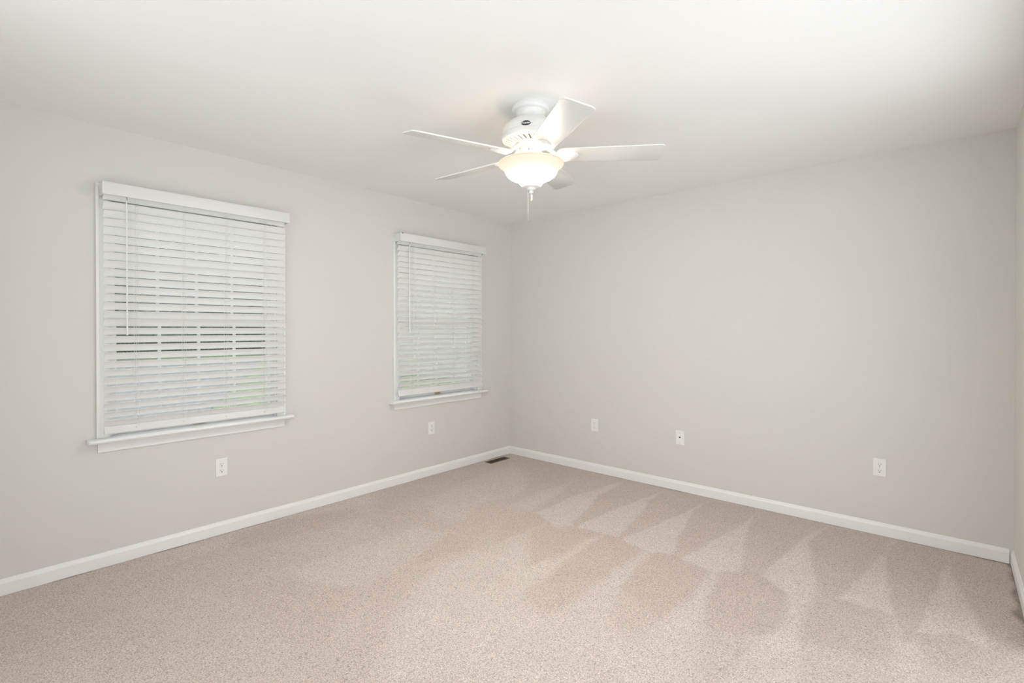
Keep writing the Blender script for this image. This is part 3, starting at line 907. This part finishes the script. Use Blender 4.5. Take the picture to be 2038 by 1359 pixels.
# bell shaped glass bowl, open at the top (outer and inner skin)
outer = [(0.1560, 2.1620), (0.1620, 2.1632), (0.1662, 2.1605), (0.1672, 2.1560), (0.1658, 2.1500), (0.1615, 2.1435), (0.1540, 2.1375), (0.1455, 2.1335), (0.1405, 2.1295),
         (0.1385, 2.1250), (0.1365, 2.1180), (0.1325, 2.1095), (0.1265, 2.1010), (0.1185, 2.0930), (0.1085, 2.0855), (0.0970, 2.0795), (0.0860, 2.0755),
         (0.0770, 2.0720), (0.0700, 2.0675), (0.0640, 2.0620), (0.0580, 2.0555), (0.0520, 2.0490), (0.0480, 2.0450), (0.0455, 2.0440)]
inner = [(0.0420, 2.0470), (0.0560, 2.0600), (0.0700, 2.0730), (0.0860, 2.0815), (0.1080, 2.0915), (0.1250, 2.1070), (0.1330, 2.1250), (0.1400, 2.1380), (0.1540, 2.1445), (0.1600, 2.1540), (0.1590, 2.1595), (0.1560, 2.1620)]
bm = bmesh.new()
lathe(bm, [(r, Z0(z)) for r, z in outer + inner[:1]], 96, 0)
lathe(bm, [(r, Z0(z)) for r, z in inner], 96, 1)
bmesh.ops.remove_doubles(bm, verts=bm.verts, dist=1e-5)
tag(fpart('glass_bowl', bm, [M_BOWL, M_BOWL_IN], 60), 'glowing cream glass bowl')
# finial cap and ball
bm = bmesh.new()
lathe(bm, [(0.0, Z0(2.0500)), (0.0455, Z0(2.0475)), (0.0470, Z0(2.0440)), (0.0440, Z0(2.0400)), (0.0330, Z0(2.0365)), (0.0225, Z0(2.0345)), (0.0215, Z0(2.0300)), (0.0190, Z0(2.0262)),
           (0.0100, Z0(2.0240)), (0.0062, Z0(2.0225)), (0.0, Z0(2.0225))], 48)
fpart('finial', bm, M_FAN)
bm = bmesh.new(); ball(bm, (0, 0, Z0(2.0150)), 0.0102, 0, 20, 14, 0.9)
fpart('finial_knob', bm, M_FAN)
# two pull chains of tiny beads
def chain(name, x, y, za, zb, fob, m, label):
    bm = bmesh.new()
    z = za
    while z > zb:
        ball(bm, (x, y, Z0(z)), 0.0007, 0, 6, 4)
        z -= 0.0020
    tube(bm, [(x, y, Z0(za)), (x, y, Z0(zb))], 0.0005, 5)
    c = tag(finish(name, bm, M_CHAIN, fan, 50), label)
    if fob:
        bm = bmesh.new()
        lathe(bm, [(0.0, Z0(zb + 0.003)), (0.0026, Z0(zb)), (0.0040, Z0(zb - 0.010)), (0.0036, Z0(zb - 0.030)), (0.0, Z0(zb - 0.034))], 12, 0, cx=x, cy=y)
        finish('chain_fob', bm, m, c, 50)
# they hang plumb, so they are not tilted with the body; offsets found for the tilted finial
off = TILT @ Vector((0, 0, Z0(2.03)))
rv = Vector((0.7493, 0.6622, 0))
chain('pull_chain', off.x - 0.0165 * rv.x, off.y - 0.0165 * rv.y, 2.034, 1.874, False, M_CHAIN, 'long thin beaded pull chain')
chain('pull_chain', off.x + 0.002 * rv.x, off.y + 0.002 * rv.y, 2.008, 2.000, True, M_CHAIN_P, 'short pull chain with a pinkish fob')

# bulbs burning inside the bowl: their own light escapes through the open top
BULB_W = 1.6
for s in (-1, 1):
    ld = bpy.data.lights.new('bulb_light', 'POINT')
    ld.energy = BULB_W; ld.color = (1.0, 0.84, 0.72); ld.shadow_soft_size = 0.028
    lo = bpy.data.objects.new('bulb_light', ld)
    lo.location = Vector((0.075 * s * 0.75, 0.075 * s * 0.66, Z0(2.118)))
    link(lo, fan)

# ------------------------------------------------------------------ outside, seen between the slats
def noise_mat(name, c1, c2, scale, rough=0.9, detail=5):
    m, nt, b = new_mat(name)
    tc = nt.nodes.new('ShaderNodeTexCoord')
    n = nt.nodes.new('ShaderNodeTexNoise'); n.inputs['Scale'].default_value = scale; n.inputs['Detail'].default_value = detail
    nt.links.new(tc.outputs['Object'], n.inputs['Vector'])
    r = nt.nodes.new('ShaderNodeValToRGB')
    r.color_ramp.elements[0].position = 0.35; r.color_ramp.elements[0].color = (*c1, 1)
    r.color_ramp.elements[1].position = 0.65; r.color_ramp.elements[1].color = (*c2, 1)
    nt.links.new(n.outputs['Fac'], r.inputs['Fac']); nt.links.new(r.outputs['Color'], b.inputs['Base Color'])
    b.inputs['Roughness'].default_value = rough
    return m
M_GRASS = noise_mat('lawn_grass', (0.23, 0.30, 0.19), (0.35, 0.42, 0.27), 3.0)
M_ASPH = noise_mat('grey_asphalt', (0.27, 0.28, 0.28), (0.36, 0.365, 0.36), 6.0)
M_LEAF = noise_mat('tree_foliage', (0.10, 0.125, 0.10), (0.22, 0.25, 0.20), 2.5)
M_BARK = noise_mat('tree_bark', (0.06, 0.045, 0.035), (0.13, 0.10, 0.08), 9.0)
M_FENCE = noise_mat('weathered_fence_wood', (0.10, 0.095, 0.09), (0.18, 0.17, 0.16), 12.0)
M_ROOF = noise_mat('grey_shingles', (0.26, 0.27, 0.30), (0.36, 0.37, 0.40), 20.0)
def siding(name, c):
    m, nt, b = new_mat(name)
    tc = nt.nodes.new('ShaderNodeTexCoord'); w = nt.nodes.new('ShaderNodeTexWave')
    w.wave_type = 'BANDS'; w.bands_direction = 'Z'; w.wave_profile = 'SAW'; w.inputs['Scale'].default_value = 1.6; w.inputs['Distortion'].default_value = 0.0
    nt.links.new(tc.outputs['Object'], w.inputs['Vector'])
    mx = nt.nodes.new('ShaderNodeMix'); mx.data_type = 'RGBA'
    mx.inputs['A'].default_value = (*[v * 0.8 for v in c], 1); mx.inputs['B'].default_value = (*c, 1)
    nt.links.new(w.outputs['Fac'], mx.inputs['Factor']); nt.links.new(mx.outputs['Result'], b.inputs['Base Color'])
    b.inputs['Roughness'].default_value = 0.7
    return m
M_SID_G = siding('grey_house_siding', (0.32, 0.325, 0.335))
M_SID_W = siding('pale_house_siding', (0.62, 0.62, 0.61))
GZ = -0.95
bm = bmesh.new(); box(bm, -90, -TW - 0.02, -60, 90, GZ - 0.3, GZ)
tag(finish('lawn', bm, M_GRASS), kind='structure')
bm = bmesh.new()
dp = [(-5, -2.4), (-11, 0.4), (-24.6, 6.7), (-34, 11), (-34, -40), (-5, -40)]
da = [bm.verts.new((x, y, GZ + 0.02)) for x, y in dp]; db = [bm.verts.new((x, y, GZ - 0.1)) for x, y in dp]
bm.faces.new(da); bm.faces.new(list(reversed(db)))
for k in range(len(dp)): bm.faces.new((da[k], da[(k + 1) % len(dp)], db[(k + 1) % len(dp)], db[k]))
tag(finish('driveway', bm, M_ASPH), kind='structure')

def house(name, x0, x1, y0, y1, h, m, label):
    root = empty(name, ((x0 + x1) / 2, (y0 + y1) / 2, GZ))
    tag(root, label, 'house')
    hx, hy = (x1 - x0) / 2, (y1 - y0) / 2
    bm = bmesh.new(); box(bm, -hx, hx, -hy, hy, 0.0, h); finish('house_walls', bm, m, root)
    bm = bmesh.new()
    e = 0.4
    a = [bm.verts.new(p) for p in ((-hx - e, -hy - e, h), (hx + e, -hy - e, h), (hx + e, hy + e, h), (-hx - e, hy + e, h), (0, -hy - e, h + hx * 0.7), (0, hy + e, h + hx * 0.7))]
    for q in ((0, 1, 4), (3, 5, 2), (1, 2, 5, 4), (0, 4, 5, 3), (3, 2, 1, 0)): bm.faces.new([a[i] for i in q])
    finish('house_roof', bm, M_ROOF, root)
    for k in range(3):
        y = -hy + (k + 0.5) * 2 * hy / 3
        bm = bmesh.new(); box(bm, hx, hx + 0.05, y - 0.55, y + 0.55, 1.3, 2.6, 0.01); box(bm, hx + 0.05, hx + 0.07, y - 0.45, y + 0.45, 1.4, 2.5, 0.0, mi=1)
        finish('house_window', bm, [M_ROOF, M_SLOT], root)
house('neighbor_house', -64, -52, -14, 24, 11.0, M_SID_G, 'grey sided house across the street, glimpsed through the left blind')
house('neighbor_house', -22, -13, 11.5, 25, 5.2, M_SID_W, 'pale sided house glimpsed through the far blind near the corner')

root = empty('picket_fence', (-44.0, 10.0, GZ))
tag(root, 'dark wooden picket fence glimpsed across the yard through the left blind', 'fence')
bm = bmesh.new()
for z in (0.35, 0.95): box(bm, -0.02, 0.02, -9, 13, z, z + 0.09)
finish('fence_rails', bm, M_FENCE, root)
bm = bmesh.new()
y = -9
while y < 13:
    box(bm, 0.021, 0.045, y, y + 0.10, 0.05, 1.25); y += 0.24
finish('pickets', bm, M_FENCE, root)

def tree(x, y, h, r, label, seed):
    rnd = random.Random(seed)
    root = empty('yard_tree', (x, y, GZ)); tag(root, label, 'tree')
    bm = bmesh.new(); tube(bm, [(0, 0, 0), (0.05, 0.03, h * 0.3), (0.0, 0.1, h * 0.6)], [0.22, 0.16, 0.08], 10)
    finish('trunk', bm, M_BARK, root, 50)
    bm = bmesh.new()
    for k in range(14):
        a = rnd.uniform(0, 6.28); q = r * math.sqrt(rnd.random()) * 0.75
        s = r * rnd.uniform(0.35, 0.6)
        ret = bmesh.ops.create_icosphere(bm, subdivisions=3, radius=s)
        c = Vector((q * math.cos(a), q * math.sin(a), h * 0.66 + rnd.uniform(-0.5, 0.5) * r))
        for v in ret['verts']:
            v.co *= 1 + 0.35 * noise.noise(v.co * (3.0 / s) + Vector((k * 7.1, 0, 0)))
            v.co += c
    finish('foliage', bm, M_LEAF, root)
root = empty('hedge', (-48.0, 10.0, GZ)); tag(root, 'long dark hedge behind the picket fence, glimpsed through both blinds', 'hedge')
bm = bmesh.new()
hr = random.Random(8)
yy = -26.0
while yy < 26:
    s_ = hr.uniform(1.6, 2.3)
    ret = bmesh.ops.create_icosphere(bm, subdivisions=3, radius=s_)
    for v in ret['verts']:
        v.co *= 1 + 0.3 * noise.noise(v.co * 1.6 + Vector((yy, 0, 0)))
        v.co.z *= 1.25
        v.co += Vector((hr.uniform(-0.02, 0.02), yy, 1.7))
        v.co.z = max(v.co.z, 0.0)
    yy += 1.5
finish('foliage', bm, M_LEAF, root)
tree(-41, 1.5, 7.5, 3.0, 'dark leafy tree glimpsed at the left side of the left blind', 3)
tree(-40.5, 17.5, 8.5, 3.4, 'dark leafy tree glimpsed at the right side of the left blind', 5)
